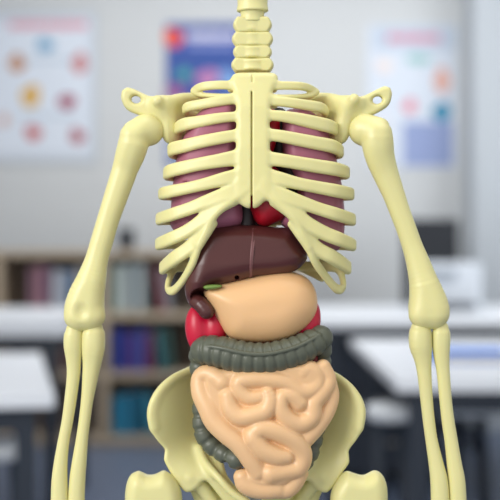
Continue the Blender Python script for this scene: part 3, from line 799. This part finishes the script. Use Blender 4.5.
F.chain(catmull([W(206, 311, -20), W(207.5, 313, -20)], 3), 5.5, k=3)
emit(F, 'lower_lobe', LIVER, LV)
F = organ_field(198, 280, 226, 294, -40, 10, 0.6)
F.plate([(202, 287), (206, 285), (214, 284.4), (222, 285), (222.5, 287), (214, 289.2), (206, 289.8)], -26, 5, 3, blur=0.4, d0=-26)
tag(emit(F, 'gallbladder', GALL), 'small green gallbladder tucked between the liver and the stomach', 'gallbladder')
# stomach
F = organ_field(198, 264, 322, 346, -46, 30)
F.plate([(202, 292), (205, 286.5), (212, 284.5), (225, 282), (250, 276), (280, 271), (300, 274), (311, 281.5), (317, 293), (318, 308), (313.5, 320), (304, 330), (288, 340), (266, 344), (243, 343), (229, 338), (221, 327), (215.5, 317), (208, 303)],
        -8, 27, 30, blur=2.5, d0=-20)
tag(emit(F, 'stomach', STOM), 'smooth peach coloured stomach between the brown liver and the grey colon', 'stomach')
# kidneys
def kidney(cx, cy, rx, rz, lab, sx):
    F = organ_field(cx-rx-8, cy-rz-6, cx+rx+8, cy+rz+6, -30, 30)
    F.ell(W(cx-sx*rx*0.35, cy, 0), (rx*0.68, 15, rz), k=7, rot=0.12*sx)
    F.ell(W(cx+sx*rx*0.45, cy-1, -1), (rx*0.62, 14, rz*0.9), k=5, rot=-0.1*sx)
    tag(emit(F, 'kidney', KIDNEY), lab, 'kidney')
kidney(206, 330, 20, 25, 'bright red kidney left of the stomach, above the grey colon', 1)
kidney(304, 322, 16, 23, 'bright red kidney almost hidden behind the right side of the stomach', -1)

# large intestine
def rings(F, A, seg, pitch, rt, k, ph=0.3):
    s_ = pitch*0.5
    while s_ < seg[-1]+2:
        i = int(np.argmin(np.abs(seg-s_))); i = min(max(i, 1), len(A)-2)
        t = A[i+1, :3]-A[i-1, :3]; t /= np.linalg.norm(t)
        a = np.cross(t, [0, 1.0, 0]); a /= np.linalg.norm(a); b = np.cross(t, a)
        R = A[i, 3]+0.4+rt*0.35
        th = np.linspace(0, 2*math.pi, 25)
        F.chain(A[i, :3]+R*(np.cos(th)[:, None]*a+np.sin(th)[:, None]*b), rt, k=k, cut=True)
        s_ += pitch
CO = empty('large_intestine', W(262, 470, 0)*U+OFF, 'dark grey green ribbed large intestine framing the coiled small intestine', 'large intestine')
F = organ_field(186, 318, 336, 380, -56, 10, 0.8)
tc = [(204, 351, -14, 13.5), (209, 350.5, -17, 15), (222, 352.5, -22, 15.6), (236, 356, -25, 16), (252, 358.4, -27, 15.8), (268, 358.2, -27, 15.6), (284, 355, -25, 15.4), (299, 350, -21, 15), (313, 342.5, -15, 13.6), (320, 338, -10, 12.6)]
A = catmull([np.append(W(*p[:3]), p[3]) for p in tc], 0.8)
seg = np.r_[0, np.cumsum(np.linalg.norm(np.diff(A[:, :3], axis=0), axis=1))]
bul = np.abs(np.sin(math.pi*seg/9.6+0.3))**0.5
F.chain(A[:, :3], A[:, 3]+0.4, k=0)
rings(F, A, seg, 9.6, 1.7, 2.2)
tp = []
for p in catmull(tc, 2.5):
    q = (p[0], p[1]-p[3]*0.27, p[2]-p[3]*0.975)
    tp.append(W(*q))
F.chain(np.array(tp), 2.0, k=0.8)
# seam just above and below the band
emit(F, 'transverse_colon', COLON, CO, 1)
def sausages(name, pts, pitch, F, ph=0.3):
    A = catmull([np.append(W(*p[:3]), p[3]) for p in pts], 0.8)
    seg = np.r_[0, np.cumsum(np.linalg.norm(np.diff(A[:, :3], axis=0), axis=1))]
    F.chain(A[:, :3], A[:, 3]+0.4, k=0)
    rings(F, A, seg, pitch, 1.9, 2.8)
F = organ_field(182, 340, 250, 474, -40, 20, 0.8)
sausages('a', [(200, 356, -6, 11), (200, 372, -4, 9.6), (201, 392, -4, 8.8), (201.4, 410, -6, 8.8), (202.5, 426, -8, 9.6), (206, 437.5, -10, 9.6), (214, 447, -12, 9.2), (224, 454, -17, 8.6), (236, 459.5, -25, 9.2)], 13.2, F)
F.ell(W(225.5, 464, -24), (3.2, 9, 3.6), cut=True, k=1.5, rot=0.5)
emit(F, 'ascending_colon', COLON, CO, 1)
F = organ_field(296, 330, 338, 474, -40, 20, 0.8)
sausages('b', [(320, 338, -4, 11), (322, 356, 0, 9.4), (320, 380, 4, 8.8), (320, 405, 4, 8.8), (317, 425, 0, 8.6), (313, 442, -2, 9), (309, 456, -4, 8.4), (303, 466, -6, 7)], 13, F)
emit(F, 'descending_colon', COLON, CO, 1)
F = organ_field(196, 336, 322, 450, -30, 20, 1.2)
F.plate([(208, 345), (250, 340), (300, 342), (316, 345), (318, 400), (300, 440), (240, 440), (214, 410)], -6, 7, 6, d0=-9)
emit(F, 'mesentery', MESEN, CO)['label'] = 'dark red backing sheet'

# small intestine
def dome(x, y): return -34+((x-264)/72.0)**2*20+((y-415)/75.0)**2*8
SI = [
 ([(221, 382), (213, 376), (205, 374), (199, 379), (200.5, 393), (207, 407), (213.5, 421), (225, 433), (238, 444), (249, 459), (257, 471)], [9, 8.8, 8.8, 8.8, 10, 10.4, 10.4, 10, 9.8, 9.4, 8.6], 0),
 ([(228, 396), (231, 408), (240, 416.5), (253, 415.5), (266, 410.5), (270, 400), (268, 393)], [7.6, 8.4, 8.6, 8.6, 8.6, 8, 6.6], -1.0),
 ([(260, 397), (250, 398), (241, 391), (240.5, 381.5), (256, 379), (275, 380.5), (288, 384), (299, 391), (309, 391), (317, 383), (317, 373), (309, 367.5), (302, 373)], [6.4, 6.8, 7.4, 8, 7.8, 7.6, 7.4, 7.8, 8, 7.6, 7, 6.4, 6], 0),
 ([(299, 403), (292, 396.5), (283, 396), (280.5, 408), (288, 419.5), (300, 424), (311, 417), (313.5, 403), (322, 392), (328, 380), (323, 367)], [7.6, 7.6, 7.2, 7.8, 8.2, 8.4, 8.6, 8.2, 8, 7.6, 7], -1.0),
 ([(330, 384), (331, 397), (326, 412), (316, 427), (306, 438)], [7, 8, 8.4, 8.6, 8.6], 2.0),
 ([(253, 435), (262, 428.5), (278, 432), (294, 441), (302, 454), (298, 467), (284, 471), (271, 473)], [9, 9.2, 9.2, 9.4, 9.4, 9.2, 8.8, 10], -1.0),
 ([(254, 439), (264, 450), (277, 456), (286, 456.5)], [9, 9.4, 9, 7.8], -2.0),
 ([(241, 477), (245, 484), (256, 488.5), (268, 489.5), (276, 489)], [8.6, 9.8, 9.6, 9.2, 8.6], 1.5),
 ([(279, 490.5), (288, 488.5), (295, 481), (300, 473)], [7.8, 8.8, 8.8, 8], 2.0),
]
F = organ_field(184, 352, 344, 506, -60, 18, 0.8)
F.plate([(204, 374), (240, 366), (300, 362), (322, 366), (328, 385), (327, 400), (312, 436), (306, 464), (290, 486), (262, 490), (242, 482), (246, 464), (230, 446), (212, 426), (204, 400)], lambda X, Z: -16+((X-14)/72.0)**2*9, 18.5, 8, d0=-30)
for (pts, rs, dd), sc, sh in zip(SI, (1.06, 1.1, 1.1, 1.1, 1.04, 1.08, 1.08, 1.04, 1.04), (1.5, 0, 0, 0, 0, 0, 0, 1.5, 0)):
    A = []
    for (x, y), r in zip(pts, rs): A.append(np.append(W(x+sh, y, dome(x, y)+dd), r*sc))
    A = catmull(A, 2.5)
    F.chain(A[:, :3], A[:, 3], k=1.5)
tag(emit(F, 'small_intestine', INTEST, None, 2), 'peach coloured coiled small intestine below the grey ribbed colon', 'small intestine')
